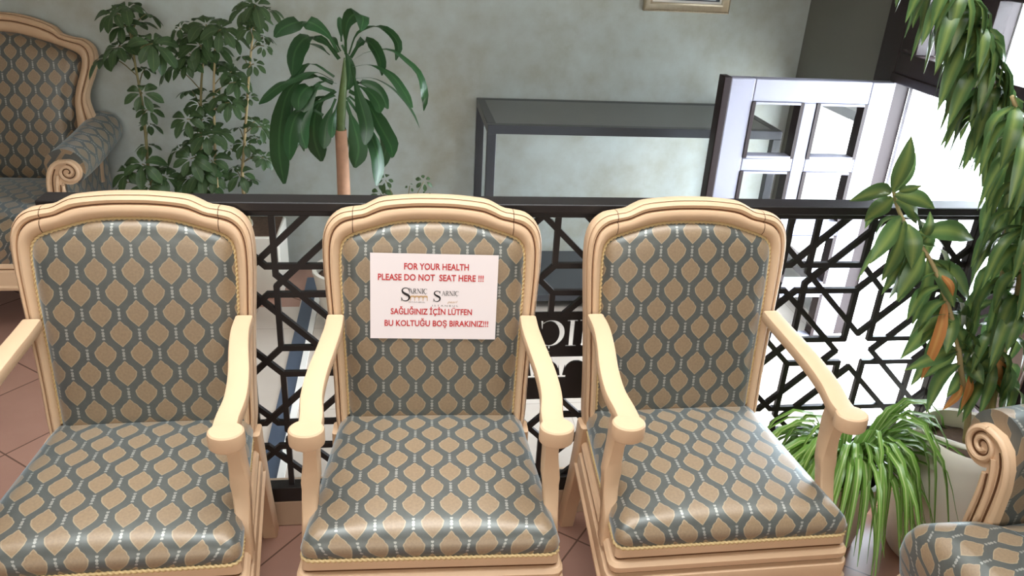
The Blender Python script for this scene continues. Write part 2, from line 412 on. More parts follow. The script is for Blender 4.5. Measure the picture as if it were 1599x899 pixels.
for a, b in segs:
    key = tuple(sorted((tuple(round(q, 3) for q in a), tuple(round(q, 3) for q in b))))
    if key in seen: continue
    seen.add(key)
    a, b = Vector((a[0], a[1])), Vector((b[0], b[1])); N = 60; run = None; pieces = []
    for k in range(N):
        c = a.lerp(b, (k+.5)/N); ok = X0+.01 < c.x < X1-.01 and Z0-.01 < c.y < Z1 and not (MX0+.008 < c.x < MX1-.008 and MZ0+.008 < c.y < MZ1-.008)
        if ok: run = (run[0], k+1) if run else (k, k+1)
        if (not ok or k == N-1) and run: pieces.append(run); run = None
    d = (b-a).normalized(); nn = Vector((-d.y, d.x))*hw
    for k0, k1 in pieces:
        p = a.lerp(b, k0/N)-d*(.003); q = a.lerp(b, k1/N)+d*(.003); y0, y1 = 1.868+rnd.random()*.0004, 1.880+rnd.random()*.0004
        V = [R_((u.x, y, u.y)) for y in (y0, y1) for u in (p+nn, q+nn, q-nn, p-nn)]
        m.add(V, [(0, 1, 2, 3), (7, 6, 5, 4), (0, 4, 5, 1), (1, 5, 6, 2), (2, 6, 7, 3), (3, 7, 4, 0)], M_['black'])
m.build('lattice_panel', rail)

# serif capitals drawn as convex pieces, unit height, used by the plate and the notice
def stroke(pts, ws):
    """a ribbon with a width at each point -> convex quads"""
    P = [Vector(p) for p in pts]; out = []; nrm = []
    for i in range(len(P)):
        t = (P[min(i+1, len(P)-1)]-P[max(i-1, 0)]).normalized(); nrm.append(Vector((-t.y, t.x)))
    for i in range(len(P)-1):
        a, b = P[i], P[i+1]; out.append([tuple(a+nrm[i]*ws[i]/2), tuple(a-nrm[i]*ws[i]/2), tuple(b-nrm[i+1]*ws[i+1]/2), tuple(b+nrm[i+1]*ws[i+1]/2)])
    return out
def arc(cx, cy, rx, ry, a0, a1, n, w):
    A = [R(a0+(a1-a0)*k/n) for k in range(n+1)]
    return stroke([(cx+rx*math.cos(a), cy+ry*math.sin(a)) for a in A], [w(a) for a in A])
def sf(x, y, w, t=.045): return [[(x-w/2, y-t/2), (x+w/2, y-t/2), (x+w/2, y+t/2), (x-w/2, y+t/2)]]
def glyph(ch):
    TH, TN = .15, .05
    if ch == 'I': return stroke([(.18, 0), (.18, 1)], [TH, TH])+sf(.18, .022, .36)+sf(.18, .978, .36), .40
    if ch == 'C':
        g = arc(.46, .5, .41, .475, 52, 318, 30, lambda a: TN+(.13*max(0, -math.cos(a))**1.2)); g += stroke([(.71, .86), (.76, .98), (.74, .66)], [.02, .07, .02])
        return g+stroke([(.47, .0), (.45, -.08), (.53, -.12), (.50, -.2), (.40, -.22)], [.05, .05, .05, .06, .03]), .84
    if ch == 'N': return stroke([(.14, 0), (.14, 1)], [TN, TN])+stroke([(.80, 0), (.80, 1)], [TN, TN])+stroke([(.12, .97), (.80, .02)], [TH, TH])+sf(.14, .022, .28)+sf(.08, .978, .26)+sf(.80, .978, .28), .95
    if ch == 'R': return stroke([(.16, 0), (.16, 1)], [TH, TH])+arc(.32, .74, .26, .24, 90, -90, 14, lambda a: TN+.11*max(0, math.cos(a)))+stroke([(.14, .977), (.34, .977)], [TN, TN])+stroke([(.14, .50), (.34, .50)], [TN, TN])+stroke([(.34, .52), (.72, 0)], [.1, .15])+sf(.16, .022, .34)+sf(.74, .022, .2), .86
    if ch == 'A': return stroke([(.10, 0), (.44, 1)], [TN, TN])+stroke([(.42, 1), (.80, 0)], [.12, TH])+stroke([(.22, .34), (.66, .34)], [TN, TN])+sf(.10, .022, .26)+sf(.80, .022, .3), .92
    if ch == 'S':
        pts = spline([(.60, .78, 0), (.52, .93, 0), (.34, .975, 0), (.16, .90, 0), (.11, .74, 0), (.22, .60, 0), (.40, .50, 0), (.57, .39, 0), (.60, .22, 0), (.50, .07, 0), (.32, .02, 0), (.14, .08, 0), (.06, .26, 0)], 36)
        return stroke([(p.x, p.y) for p in pts], [.05+.13*math.exp(-((k-17.5)/7.5)**2) for k in range(36)])+stroke([(.60, .70), (.60, .97)], [.02, .05])+stroke([(.06, .30), (.07, .02)], [.02, .05]), .74
def serif_word(word, x, y, h, gap=.05, xs=1.0):
    out = []
    for ch in word:
        g, w = glyph(ch)
        out += [[(x+px*h*xs, y+py*h) for px, py in poly] for poly in g]; x += (w+gap)*h*xs
    return out, x
# plate with the word cut through it: seen from the back, so it reads mirrored
polys, xe = serif_word('ARNIC', 0, 0, .079, .06)
bigS, xs_ = serif_word('S', -.105, -.115, .20)
cut = [[(.365+xe-.004-px, .558+pz) for px, pz in poly] for poly in polys+bigS]
cols = [.356+k*.0795 for k in range(6)]
cut.append([(.345, .5265), (.345, .512), (cols[-1]+.012, .512), (cols[-1]+.012, .5265)])
for c in cols:
    cut.append([(c-.009, .50), (c+.009, .50), (c+.004, .468), (c-.004, .468)]); cut.append([(c-.013, .468), (c+.013, .468), (c+.013, .460), (c-.013, .460)])
    cut.append([(c-.009, .515), (c+.009, .515), (c+.009, .499), (c-.009, .499)])
for c0, c1 in zip(cols, cols[1:]):
    cx, r = (c0+c1)/2, (c1-c0)/2-.009
    for k in range(12):
        a0, a1 = math.pi*k/12, math.pi*(k+1)/12
        p0, p1 = (cx+r*math.cos(a0), .482+r*math.sin(a0)), (cx+r*math.cos(a1), .482+r*math.sin(a1))
        cut.append([p0, (p0[0], .514), (p1[0], .514), p1])
def area2(p): return sum(p[k][0]*p[(k+1) % len(p)][1]-p[(k+1) % len(p)][0]*p[k][1] for k in range(len(p)))
cc = bpy.data.collections.new('cutters')
m = MB(); m.box(R_((MX0, 1.872, MZ0)), R_((MX1, 1.877, MZ1)), M_['plate']); plate = m.build('name_plate', rail)
bpy.context.view_layer.update()
cutters = []
for p in cut:
    if abs(area2(p)) < 1e-8: continue
    k = MB(); k.prism(p, .05, M_['plate'], lambda u, w, h: R_((u, 1.85+h+rnd.random()*1e-5, w))); ob = k.build('cutter'); ob.parent = rail
    COL.objects.unlink(ob); cc.objects.link(ob); cutters.append(ob)
scene.collection.children.link(cc); bpy.context.view_layer.update()
bo = plate.modifiers.new('cut', 'BOOLEAN'); bo.operation = 'DIFFERENCE'; bo.operand_type = 'COLLECTION'; bo.collection = cc; bo.solver = 'EXACT'; bo.use_self = True
me = bpy.data.meshes.new_from_object(plate.evaluated_get(bpy.context.evaluated_depsgraph_get()))
plate.modifiers.clear(); plate.data = me
for ob in cutters: bpy.data.objects.remove(ob)
bpy.data.collections.remove(cc)

# ------------------------------------------------------------------ armchair
def ring_pad(mb, loop, levels, mapf, mat, uvoff=(0, 0)):
    """cushion built of inset loops. loop: list of 2-D points; levels: (inset, height); mapf(u, w, h)"""
    lv = []
    for a, b in zip(levels, levels[1:]):
        q = max(1, int((b[0]-a[0])/.006)) if a[0] > .012 else 1
        lv += [(a[0]+(b[0]-a[0])*i/q, a[1]+(b[1]-a[1])*i/q) for i in range(q)]
    levels = lv+[levels[-1]]
    cx = sum(p[0] for p in loop)/len(loop); cy = sum(p[1] for p in loop)/len(loop)
    n = len(loop); nor = []
    for k in range(n):
        a, b = loop[k-1], loop[(k+1) % n]; t = Vector((b[0]-a[0], b[1]-a[1])).normalized(); nor.append(Vector((-t.y, t.x)))
    s = 1 if (Vector((cx, cy))-Vector(loop[0])).dot(nor[0]) > 0 else -1
    flat = [levels[-1][0]]*len(levels)
    for i in range(len(levels)-2, -1, -1):
        d = math.hypot(levels[i+1][0]-levels[i][0], levels[i+1][1]-levels[i][1]); flat[i] = flat[i+1]-d
    def span(x, y, ax):
        lo, hi = -1e9, 1e9
        for k in range(n):
            p, q = loop[k-1], loop[k]; pa, qa = (p, q) if ax == 0 else ((p[1], p[0]), (q[1], q[0]))
            xx, yy = (x, y) if ax == 0 else (y, x)
            if (pa[1] <= yy) != (qa[1] <= yy):
                c = pa[0]+(qa[0]-pa[0])*(yy-pa[1])/(qa[1]-pa[1])
                if c <= xx: lo = max(lo, c)
                else: hi = min(hi, c)
        if lo < -1e8 or hi > 1e8: return .0
        f = (xx-lo)/(hi-lo); return 4*f*(1-f)
    he = next(h for d, h in levels if d >= .008); hm = levels[-1][1]
    def height(p, d, h):
        w = min(1, max(0, (d-.010)/.035)); w = w*w*(3-2*w)
        if w <= 0: return h
        return h*(1-w)+w*(he+(hm-he)*math.sqrt(max(0, span(p[0], p[1], 0)*span(p[0], p[1], 1))))
    rings, uvs = [], []
    def off(k, d):
        p = Vector(loop[k])
        return p.lerp(Vector((cx, cy)), min(.999, d/.21))
    for (d, h), fd in zip(levels, flat):
        rings.append([mapf(*(q := off(k, d)), height(q, d, h)) for k in range(n)]); uvs.append([tuple(off(k, fd)+Vector(uvoff)) for k in range(n)])
    mb.loft(rings, mat, False, uvr=uvs)
    o = len(mb.v)-n; mb.v.append(tuple(mapf(cx, cy, hm))); ci = len(mb.v)-1; mi = mb.mat(mat)
    for k in range(n):
        l = (k+1) % n; mb.f.append([o+k, o+l, ci]); mb.mi.append(mi); mb.uv.append([uvs[-1][k], uvs[-1][l], (cx+uvoff[0], cy+uvoff[1])])

def twisted_cord(mb, pts, r, mat, step=.0022, closed=False):
    L = sum((Vector(b)-Vector(a)).length for a, b in zip(pts, pts[1:])); P = resample([Vector(p) for p in pts], max(8, int(L/step)))
    up = None; rings = []; K = len(P)
    for i, p in enumerate(P):
        t = (P[min(i+1, K-1)]-P[max(i-1, 0)]).normalized()
        if up is None: up = t.orthogonal().normalized()
        up = (up-t*up.dot(t)).normalized(); b = t.cross(up); ph = i*step/.0105*2*math.pi/2
        rings.append([p+(up*math.cos(a)+b*math.sin(a))*r*(1+.32*math.cos(2*(a-ph))) for a in [2*math.pi*k/8 for k in range(8)]])
    mb.loft(rings, mat)

FRAME_PROF = [(0, -.024), (0, -.004), (.05, .006), (.075, .008), (.085, .005), (.10, .005), (.13, .012), (.25, .0165), (.36, .014), (.40, .0075), (.44, .0075), (.48, .017), (.62, .020), (.80, .017), (.94, .008), (1, .0), (1, -.024)]
def frame_sweep(mb, outer, inner, mapf, mat, glaze):
    rings = [[mapf(*(a.lerp(b, q).xy), h) for q, h in FRAME_PROF] for a, b in zip(outer, inner)]
    mb.loft(rings, mat, True, fm=lambda i, k: glaze if k in (4, 9) else mat)

def rounded_poly(pts, r, n=6):
    out = []; N = len(pts)
    for i in range(N):
        a, b, c = Vector(pts[i-1]), Vector(pts[i]), Vector(pts[(i+1) % N])
        rr = r[i] if isinstance(r, (list, tuple)) else r
        p, q = b+(a-b).normalized()*rr, b+(c-b).normalized()*rr
        for k in range(n+1):
            t = k/n; out.append(tuple(p*(1-t)**2+b*2*t*(1-t)+q*t*t))
    return out
def densify(loop, step=.012):
    out = []
    for a, b in zip(loop, loop[1:]+loop[:1]):
        a, b = Vector(a), Vector(b); n = max(1, int((b-a).length/step))
        out += [tuple(a.lerp(b, k/n)) for k in range(n)]
    return out

def molding(mb, loop, prof, mat, glaze, gl):
    """closed sweep: loop of 2-D points counter-clockwise, prof of (outward, z)"""
    n = len(loop); rings = []
    for k in range(n):
        a, b, c = Vector(loop[k-1]), Vector(loop[k]), Vector(loop[(k+1) % n])
        t1, t2 = (b-a).normalized(), (c-b).normalized(); n1, n2 = Vector((t1.y, -t1.x)), Vector((t2.y, -t2.x))
        mi = (n1+n2).normalized(); mi /= max(.3, mi.dot(n1))
        rings.append([(b.x+mi.x*o, b.y+mi.y*o, z) for o, z in prof])
    mb.loft(rings, mat, False, closed=True, fm=lambda i, k: glaze if k in gl else mat)

RAKE = math.atan2(.075, .55)
def back_map(u, w, h):   # (across, up the back from z .45, out of the back)
    return Vector((u, .20+w*math.sin(RAKE)-h*math.cos(RAKE), .45+w*math.cos(RAKE)+h*math.sin(RAKE)))
OUT_H = [(0, .553), (.04, .5525), (.085, .549), (.122, .544), (.143, .535), (.164, .524), (.19, .520), (.218, .513), (.243, .491), (.256, .455), (.258, .40), (.254, .325), (.248, .235), (.243, .15), (.240, .08), (.238, .0), (.232, -.05)]
IN_H = [(0, .496), (.045, .495), (.09, .490), (.137, .477), (.185, .461), (.206, .447), (.216, .42), (.217, .35), (.214, .25), (.210, .15), (.207, .06), (.205, -.02), (.206, -.05)]

def make_armchair():
    root = thing('armchair', '-', 'armchair', group='patterned armchairs in a row before the railing')
    W, G = M_['wood'], M_['glaze']
    outer, inner = mirror_u(OUT_H, 70), mirror_u(IN_H, 70)
    m = MB(); frame_sweep(m, outer, inner, back_map, M_['crest'], G); bf = m.build('back_frame', root, smooth=40)
    # upholstered back
    loop = [(p.x*.995, p.y-.001) for p in inner if p.y > -.03]
    loop = loop+[(loop[-1][0]*(1-k/18)+loop[0][0]*k/18, -.03) for k in range(1, 18)]
    m = MB(); ring_pad(m, loop, [(0, -.006), (.001, .005), (.006, .013), (.014, .020), (.030, .026), (.05, .030), (.08, .033), (.11, .035), (.14, .036), (.17, .0365), (.195, .037)], back_map, M_['fabric'], (0, .012))
    bp = m.build('back_pad', root, smooth=180)
    m = MB(); twisted_cord(m, [back_map(p.x*.992, p.y-.001, .004) for p in inner if p.y > .0], .0042, M_['cord']); m.build('piping', bp, smooth=180)
    m = MB(); m.prism([(p.x, p.y) for p in inner], .010, M_['fabric'], lambda u, w, h: back_map(u, w, -.022+h)); m.build('back_panel', root)
    # seat rail with mouldings
    tr = [(-.262, -.245), (.262, -.245), (.222, .215), (-.222, .215)]
    m = MB()
    molding(m, rounded_poly(tr, .012, 3), [(.001, .400), (.003, .374), (-.001, .370), (-.001, .366), (.008, .364), (.014, .356), (.014, .346), (.009, .338), (.004, .336), (.004, .332), (.017, .328), (.019, .318), (.018, .290), (.024, .284), (.024, .276), (.010, .272), (-.03, .272), (-.03, .400)], W, G, (2, 8))
    m.build('seat_rail', root, smooth=35)
    # seat
    sl = densify(rounded_poly([(-.261, -.246), (.261, -.246), (.222, .205), (-.222, .205)], [.028, .028, .012, .012], 5))
    m = MB(); ring_pad(m, sl, [(0, .398), (-.004, .408), (-.005, .420), (-.001, .433), (.008, .445), (.020, .455), (.036, .462), (.055, .467), (.08, .471), (.11, .474), (.14, .476), (.17, .477), (.195, .4775)], lambda u, w, h: Vector((u, w, h)), M_['fabric'], (0, .02))
    st = m.build('seat', root, smooth=180)
    m = MB(); cl = [Vector((p[0]*1.012, p[1]+(-.004 if p[1] < 0 else .002), .401)) for p in sl]; twisted_cord(m, cl+[cl[0]], .0042, M_['cord']); m.build('piping', st, smooth=180)
    # rear legs carry on below the back, splayed backwards
    for s in (-1, 1):
        m = MB(); ctr = spline([(.222, .195, .41), (.224, .205, .33), (.226, .232, .2), (.228, .268, .08), (.229, .290, 0)], 14); rings = []
        for k, p in enumerate(ctr):
            a = .023-.003*k/13; b = .027-.004*k/13; rings.append([(s*(p.x+dx*a), p.y+dy*b, p.z) for dx, dy in ((-1, -.8), (-.8, -1), (.8, -1), (1, -.8), (1, .8), (.8, 1), (-.8, 1), (-1, .8))])
        m.loft(rings, W); m.build('leg', root, smooth=45)
        m = MB(); ctr = spline([(.238, -.222, .30), (.240, -.226, .24), (.238, -.224, .15), (.236, -.222, .05), (.236, -.222, 0)], 14); rings = []
        wd = [.032, .032, .031, .029, .027, .025, .024, .022, .021, .020, .019, .019, .020, .020]
        for p, a in zip(ctr, wd): rings.append([(s*(p.x+dx*a), p.y+dy*a, p.z) for dx, dy in ((-1, -.8), (-.8, -1), (.8, -1), (1, -.8), (1, .8), (.8, 1), (-.8, 1), (-1, .8))])
        m.loft(rings, W); m.build('leg', root, smooth=45)
        # arm: flat flared rail with a rounded knuckle, and its raked post
        m = MB(); ctr = spline([(.229, .212, .706), (.229, .15, .704), (.236, .08, .696), (.247, 0, .681), (.250, -.07, .668), (.243, -.13, .659), (.243, -.172, .656)], 26); rings = []
        for k, p in enumerate(ctr):
            t = k/25; w = .0205+.0040*t; hgt = .0145+.001*t
            tan = (ctr[min(k+1, 25)]-ctr[max(k-1, 0)]).normalized(); side = Vector((1, 0, 0)); side = (side-tan*side.dot(tan)).normalized(); un = side.cross(tan); un = un if un.z > 0 else -un
            pr = [(-1, -.6), (-.88, -1), (.88, -1), (1, -.6), (1, .5), (.92, .86), (.72, 1), (-.72, 1), (-.92, .86), (-1, .5)]
            rings.append([Vector((s*(q := p+side*dx*w+un*dz*hgt).x, q.y, q.z)) for dx, dz in pr])
        m.loft(rings, W)
        kn = [(r*math.cos(a), r*math.sin(a)) for r in (1,) for a in [2*math.pi*k/28 for k in range(28)]]
        rings = [[(s*(.2475+.0355*sc*x), -.176+.031*sc*y, z) for x, y in kn] for sc, z in ((.90, .634), (.98, .637), (1, .642), (1, .664), (.97, .6685), (.88, .6715), (.5, .6725))]
        m.loft(rings, W); am = m.build('arm', root, smooth=28)
        m = MB(); ctr = spline([(.246, -.135, .650), (.248, -.118, .60), (.251, -.116, .54), (.255, -.128, .47), (.256, -.150, .41), (.256, -.160, .345)], 20); rings = []
        for k, p in enumerate(ctr):
            t = k/19; a = .0155+.004*math.cos(t*6.28)**2*(1 if t < .5 else .4); b = .030-.014*math.sin(min(1, t*1.4)*math.pi*.5)+.010*max(0, t-.55)
            rings.append([(s*(p.x+dx*a), p.y+dy*b, p.z) for dx, dy in ((-1, -.8), (-.8, -1), (.8, -1), (1, -.8), (1, .8), (.8, 1), (-.8, 1), (-1, .8))])
        m.loft(rings, W); m.build('arm_post', root, smooth=45)
    return root

chair = make_armchair()
CH = [((-.583, 1.505, 0), R(1.0), 'left cream armchair in the row, cut off by the picture edge, nearest the potted shrubs'),
      ((.072, 1.50, 0), R(-2), 'middle cream armchair with the white notice sheet on its back'),
      ((.709, 1.50, 0), R(.8), 'right cream armchair in the row, bare back, beside the spider plant')]
chairs = []
for i, (loc, rz, lab) in enumerate(CH):
    c = chair if i == 0 else copy_tree(chair)
    c.location = loc; c.rotation_euler = (0, 0, rz); c['label'] = lab; chairs.append(c)

# ------------------------------------------------------------------ the notice on the middle chair
FM = {}
def text_mesh(name, txt, mat, parent, x0, x1, ymid, h_=None, bold=.0, z=.0006, shear=0):
    cu = bpy.data.curves.new(name, 'FONT'); cu.body = txt; cu.size = 1; cu.offset = bold; cu.shear = shear; cu.resolution_u = 3
    tmp = bpy.data.objects.new(name, cu); COL.objects.link(tmp); bpy.context.view_layer.update()
    me = bpy.data.meshes.new_from_object(tmp.evaluated_get(bpy.context.evaluated_depsgraph_get())); bpy.data.objects.remove(tmp)
    xs = [v.co.x for v in me.vertices]; sx = (x1-x0)/(max(xs)-min(xs)); sy = h_ if h_ else sx
    for v in me.vertices: v.co = ((v.co.x-min(xs))*sx+x0, (v.co.y-.35)*sy+ymid, z)
    me.materials.clear(); me.materials.append(mat)
    o = bpy.data.objects.new(name, me); COL.objects.link(o); o.parent = parent; return o
SW, SH = .297, .210
sheet = thing('notice_sheet', 'white landscape notice with red lettering fixed to the middle armchair back', 'sign')
m = MB(); N = 12
rings = [[(-SW/2, -SH/2+SH*k/N, -.0004), (SW/2, -SH/2+SH*k/N, -.0004), (SW/2, -SH/2+SH*k/N, 0), (-SW/2, -SH/2+SH*k/N, 0)] for k in range(N+1)]
m.loft(rings, M_['paper']); m.build('paper', sheet)
fx = lambda f: -SW/2+SW*f
fy = lambda f: SH/2-SH*f
text_mesh('lettering', 'FOR YOUR HEALTH', M_['red'], sheet, fx(.262), fx(.768), fy(.145), .0215, .022)
text_mesh('lettering', 'PLEASE DO NOT  SEAT HERE !!!', M_['red'], sheet, fx(.06), fx(.888), fy(.272), .0215, .022)
text_mesh('lettering', 'SAĞLIĞINIZ İÇİN LÜTFEN', M_['red'], sheet, fx(.160), fx(.805), fy(.672), .0205, .022)
text_mesh('lettering', 'BU KOLTUĞU BOŞ BIRAKINIZ!!!', M_['red'], sheet, fx(.112), fx(.940), fy(.812), .0205, .022)
def flat_polys(name, polys, mat, parent, z):
    m = MB()
    for i, p in enumerate(polys): m.add([(x, y, z+i*2e-6) for x, y in p], [list(range(len(p)))], mat)
    return m.build(name, parent)
def logo(S0, Sh, sy, w0, w1, wy, wh, mat2):
    S, _ = serif_word('S', S0, sy, Sh); flat_polys('logo_initial', S, M_['ink'], sheet, .0006)
    wd, xe = serif_word('ARNIC', 0, 0, 1, .04); k = (w1-w0)/xe
    flat_polys('logo_word', [[(w0+x*k, wy+y*wh) for x, y in p] for p in wd], mat2, sheet, .0007)
logo(fx(.237), .0335, fy(.552), fx(.300), fx(.447), fy(.462), .0125, M_['ink'])
logo(fx(.492), .0270, fy(.553), fx(.560), fx(.695), fy(.480), .0115, M_['ink'])
ar = []
for k in range(4):
    c0 = fx(.315)+k*.0098; cx = c0+.0049
    ar.append([(c0-.0007, fy(.545)), (c0+.0007, fy(.545)), (c0+.0007, fy(.49)), (c0-.0007, fy(.49))])
    for q in range(8):
        a0, a1 = math.pi*q/8, math.pi*(q+1)/8; r = .0042
        p0, p1 = (cx+r*math.cos(a0), fy(.52)+r*math.sin(a0)), (cx+r*math.cos(a1), fy(.52)+r*math.sin(a1)); ar.append([p0, (p0[0], fy(.485)), (p1[0], fy(.485)), p1])
ar.append([(fx(.315)+.0385, fy(.545)), (fx(.315)+.0399, fy(.545)), (fx(.315)+.0399, fy(.49)), (fx(.315)+.0385, fy(.49))])
flat_polys('logo_arches', ar, M_['tanink'], sheet, .0006)
text_mesh('lettering', 'ISTANBUL', M_['greyink'], sheet, fx(.300), fx(.432), fy(.562), .004)
text_mesh('lettering', 'I S T A N B U L', M_['greyink'], sheet, fx(.487), fx(.693), fy(.600), .0062)
text_mesh('lettering', 'pearl', M_['tanink'], sheet, fx(.606), fx(.688), fy(.553), .0085, shear=.4)
cm = Matrix.Translation(Vector(CH[1][0])) @ Matrix.Rotation(CH[1][1], 4, 'Z')
ex, ey = Vector((1, 0, 0)), Vector((0, math.sin(RAKE), math.cos(RAKE))); ez = ex.cross(ey)
LM = Matrix((ex, ey, ez)).transposed().to_4x4(); LM.translation = back_map(.002, .319, .0385)
sheet.matrix_world = cm @ LM @ Matrix.Rotation(R(-.5), 4, 'Z')

# ------------------------------------------------------------------ bergere armchairs with scrolled arms
def make_bergere(label):
    root = thing('bergere_armchair', label, 'armchair', group=None)
    W, G, FB = M_['wood'], M_['glaze'], M_['fabric']
    rk = math.atan2(.09, .62)
    bm_ = lambda u, w, h: Vector((u, .20+(w-.45)*math.tan(rk)-h*math.cos(rk), w+h*math.sin(rk)))
    O = [(0, 1.13), (.1, 1.125), (.19, 1.103), (.245, 1.078), (.262, 1.056), (.31, 1.042), (.35, 1.036), (.384, 1.006), (.390, .955), (.372, .895), (.345, .83), (.340, .79), (.352, .74), (.362, .70), (.362, .60), (.360, .45)]
    I = [(0, 1.055), (.1, 1.048), (.2, 1.022), (.29, .992), (.325, .972), (.330, .945), (.318, .90), (.296, .84), (.285, .79), (.283, .74), (.283, .68), (.283, .58), (.283, .45)]
    o_, i_ = mirror_u(O, 60), mirror_u(I, 60)
    m = MB(); frame_sweep(m, o_, i_, bm_, W, G); m.build('back_frame', root, smooth=40)
    loop = [(p.x*.997, p.y-.001) for p in i_ if p.y > .455]; loop += [(loop[-1][0]*(1-k/20)+loop[0][0]*k/20, .452) for k in range(1, 20)]
    m = MB(); ring_pad(m, loop, [(0, -.01), (.002, .006), (.01, .02), (.03, .034), (.06, .043), (.09, .048), (.12, .051), (.15, .053), (.18, .054), (.195, .0545)], bm_, FB); m.build('back_pad', root, smooth=180)
    m = MB(); m.prism([(p.x, p.y) for p in i_], .010, FB, lambda u, w, h: bm_(u, w, -.022+h)); m.build('back_panel', root)
    # seat: tight front band and a loose rounded cushion
    sl = densify(rounded_poly([(-.345, -.335), (.345, -.335), (.325, -.20), (.300, -.17), (.292, .21), (-.292, .21), (-.300, -.17), (-.325, -.20)], [.05, .05, .02, .02, .02, .02, .02, .02], 6))
    m = MB(); ring_pad(m, sl, [(.004, .285), (-.008, .32), (-.014, .37), (-.013, .41), (-.006, .440), (.008, .460), (.026, .474), (.05, .482), (.08, .487), (.11, .490), (.15, .492), (.18, .493), (.195, .4935)], lambda u, w, h: Vector((u, w, h)), FB); m.build('seat', root, smooth=180)
    m = MB(); molding(m, rounded_poly([(-.350, -.338), (.350, -.338), (.345, .235), (-.345, .235)], .03, 4), [(.0, .300), (.006, .285), (.002, .280), (.002, .276), (.012, .270), (.012, .215), (.018, .208), (.014, .196), (-.03, .196), (-.03, .300)], W, G, (2,)); m.build('seat_rail', root, smooth=40)
    for sx in (-1, 1):
        for sy, yy in ((-1, -.305), (1, .215)):
            m = MB(); ctr = spline([(.325, yy, .215), (.332, yy+sy*.012, .16), (.328, yy+sy*.012, .08), (.330, yy+sy*.02, 0)], 12)
            m.loft([[(sx*(p.x+dx*a), p.y+dy*a, p.z) for dx, dy in ((-1, -.7), (-.7, -1), (.7, -1), (1, -.7), (1, .7), (.7, 1), (-.7, 1), (-1, .7))] for p, a in zip(ctr, [.034, .035, .034, .032, .029, .026, .024, .022, .021, .021, .023, .022])], W); m.build('leg', root, smooth=45)
    # arms
    AX, AZ, ar = .362, .625, .074
    for s in (-1, 1):
        m = MB(); rings = []; uvs = []
        for k in range(15):
            t = k/14; y = -.165+.475*t; z = AZ+.035*t*t; r = ar*(1+.03*math.sin(t*3.1)); rr = []; uu = []
            for q in range(25):   # roll, then the straight inner and outer side panel below it
                a = R(-55+250*q/24); rr.append(Vector((s*(AX+r*math.cos(a)), y, z+r*math.sin(a)))); uu.append((y, r*a))
            rr += [Vector((s*(AX-.060), y, .29)), Vector((s*(AX-.008), y, .29)), Vector((s*(AX-.004), y, z-.055))]
            uu += [(y, r*R(195)+.31), (y, -.45), (y, -.12)]
            rings.append(rr); uvs.append(uu)
        m.loft(rings, FB, True, uvr=uvs); am = m.build('arm', root, smooth=60)
        m = MB(); rs, cu = .048, .014
        out = [(cu+rs*math.cos(R(a)), rs*math.sin(R(a))) for a in range(-125, 91, 9)]
        out += [(-.018, .045), (-.046, .026), (-.064, -.012), (-.072, -.06), (-.072, -.15), (-.064, -.345), (.004, -.345), (-.004, -.2), (-.010, -.1), (-.013, -.055)]
        fn = lambda u, w, h: Vector((s*(AX+u), -.165-h, AZ-.012+w))
        m.prism(out, .018, W, fn)
        sp = [(.041-.033*k/60, R(90-600*k/60)) for k in range(61)]
        m.tube([fn(cu+r*math.cos(a), r*math.sin(a), .019) for r, a in sp], [.0078-.003*k/60 for k in range(61)], W, 8)
        gr = [(.032-.030*k/60, R(90-560*k/60)) for k in range(55)]
        m.tube([fn(cu+r*math.cos(a), r*math.sin(a), .0182) for r, a in gr], .0022, G, 6)
        for pts, mt, rad in (([(cu, .041), (-.018, .037), (-.041, .019), (-.057, -.015), (-.064, -.06), (-.064, -.15), (-.056, -.34)], W, .0085),
                             ([(-.030, .012), (-.043, -.02), (-.049, -.07), (-.048, -.15), (-.040, -.34)], G, .0025),
                             ([(-.022, -.01), (-.031, -.04), (-.036, -.09), (-.034, -.18), (-.026, -.34)], W, .008),
                             ([(-.019, -.05), (-.024, -.1), (-.021, -.19), (-.013, -.34)], G, .0022),
                             ([(-.012, -.052), (-.014, -.1), (-.010, -.19), (-.003, -.34)], W, .006)):
            m.tube(spline([fn(u, w, .018) for u, w in pts], 24), rad, mt, 8)
        m.build('arm_scroll', am, smooth=45)
    return root
b1 = make_bergere('upholstered armchair with scrolled arms against the back wall at far left')
b1.location = (-1.625, 3.325, 0)
b2 = copy_tree(b1); b2['label'] = 'armchair with scrolled arm turned sideways in the bottom right corner'
b2.location = (1.475, .925, 0); b2.rotation_euler = (0, 0, R(-83))

# ------------------------------------------------------------------ console table and picture
con = thing('console_table', 'long charcoal metal frame console table standing against the back wall', 'table', (.98, 3.40, 0))
CX0, CX1, CY0, CY1, CZ = -.626, .62, -.253, .257, .83
m = MB(); m.box((CX0+.03, CY0+.03, CZ-.012), (CX1-.03, CY1-.03, CZ-.001), M_['consoletop']); m.build('top', con)
m = MB(); q = .036
for y in (CY0, CY1-q): m.box((CX0, y, CZ-q), (CX1, y+q, CZ), M_['console'])
for x in (CX0, CX1-q): m.box((x, CY0+q, CZ-q), (x+q, CY1-q, CZ), M_['console'])
m.build('top_frame', con, bevel=.002)
for x in (CX0, CX1-q):
    for y in (CY0, CY1-q):
        m = MB(); m.box((x, y, 0), (x+q, y+q, CZ-q), M_['console']); m.build('leg', con, bevel=.002)
m = MB(); m.box((CX0, CY0+.0, .045), (CX1, CY1, .075), M_['console']); m.build('lower_shelf', con, bevel=.002)

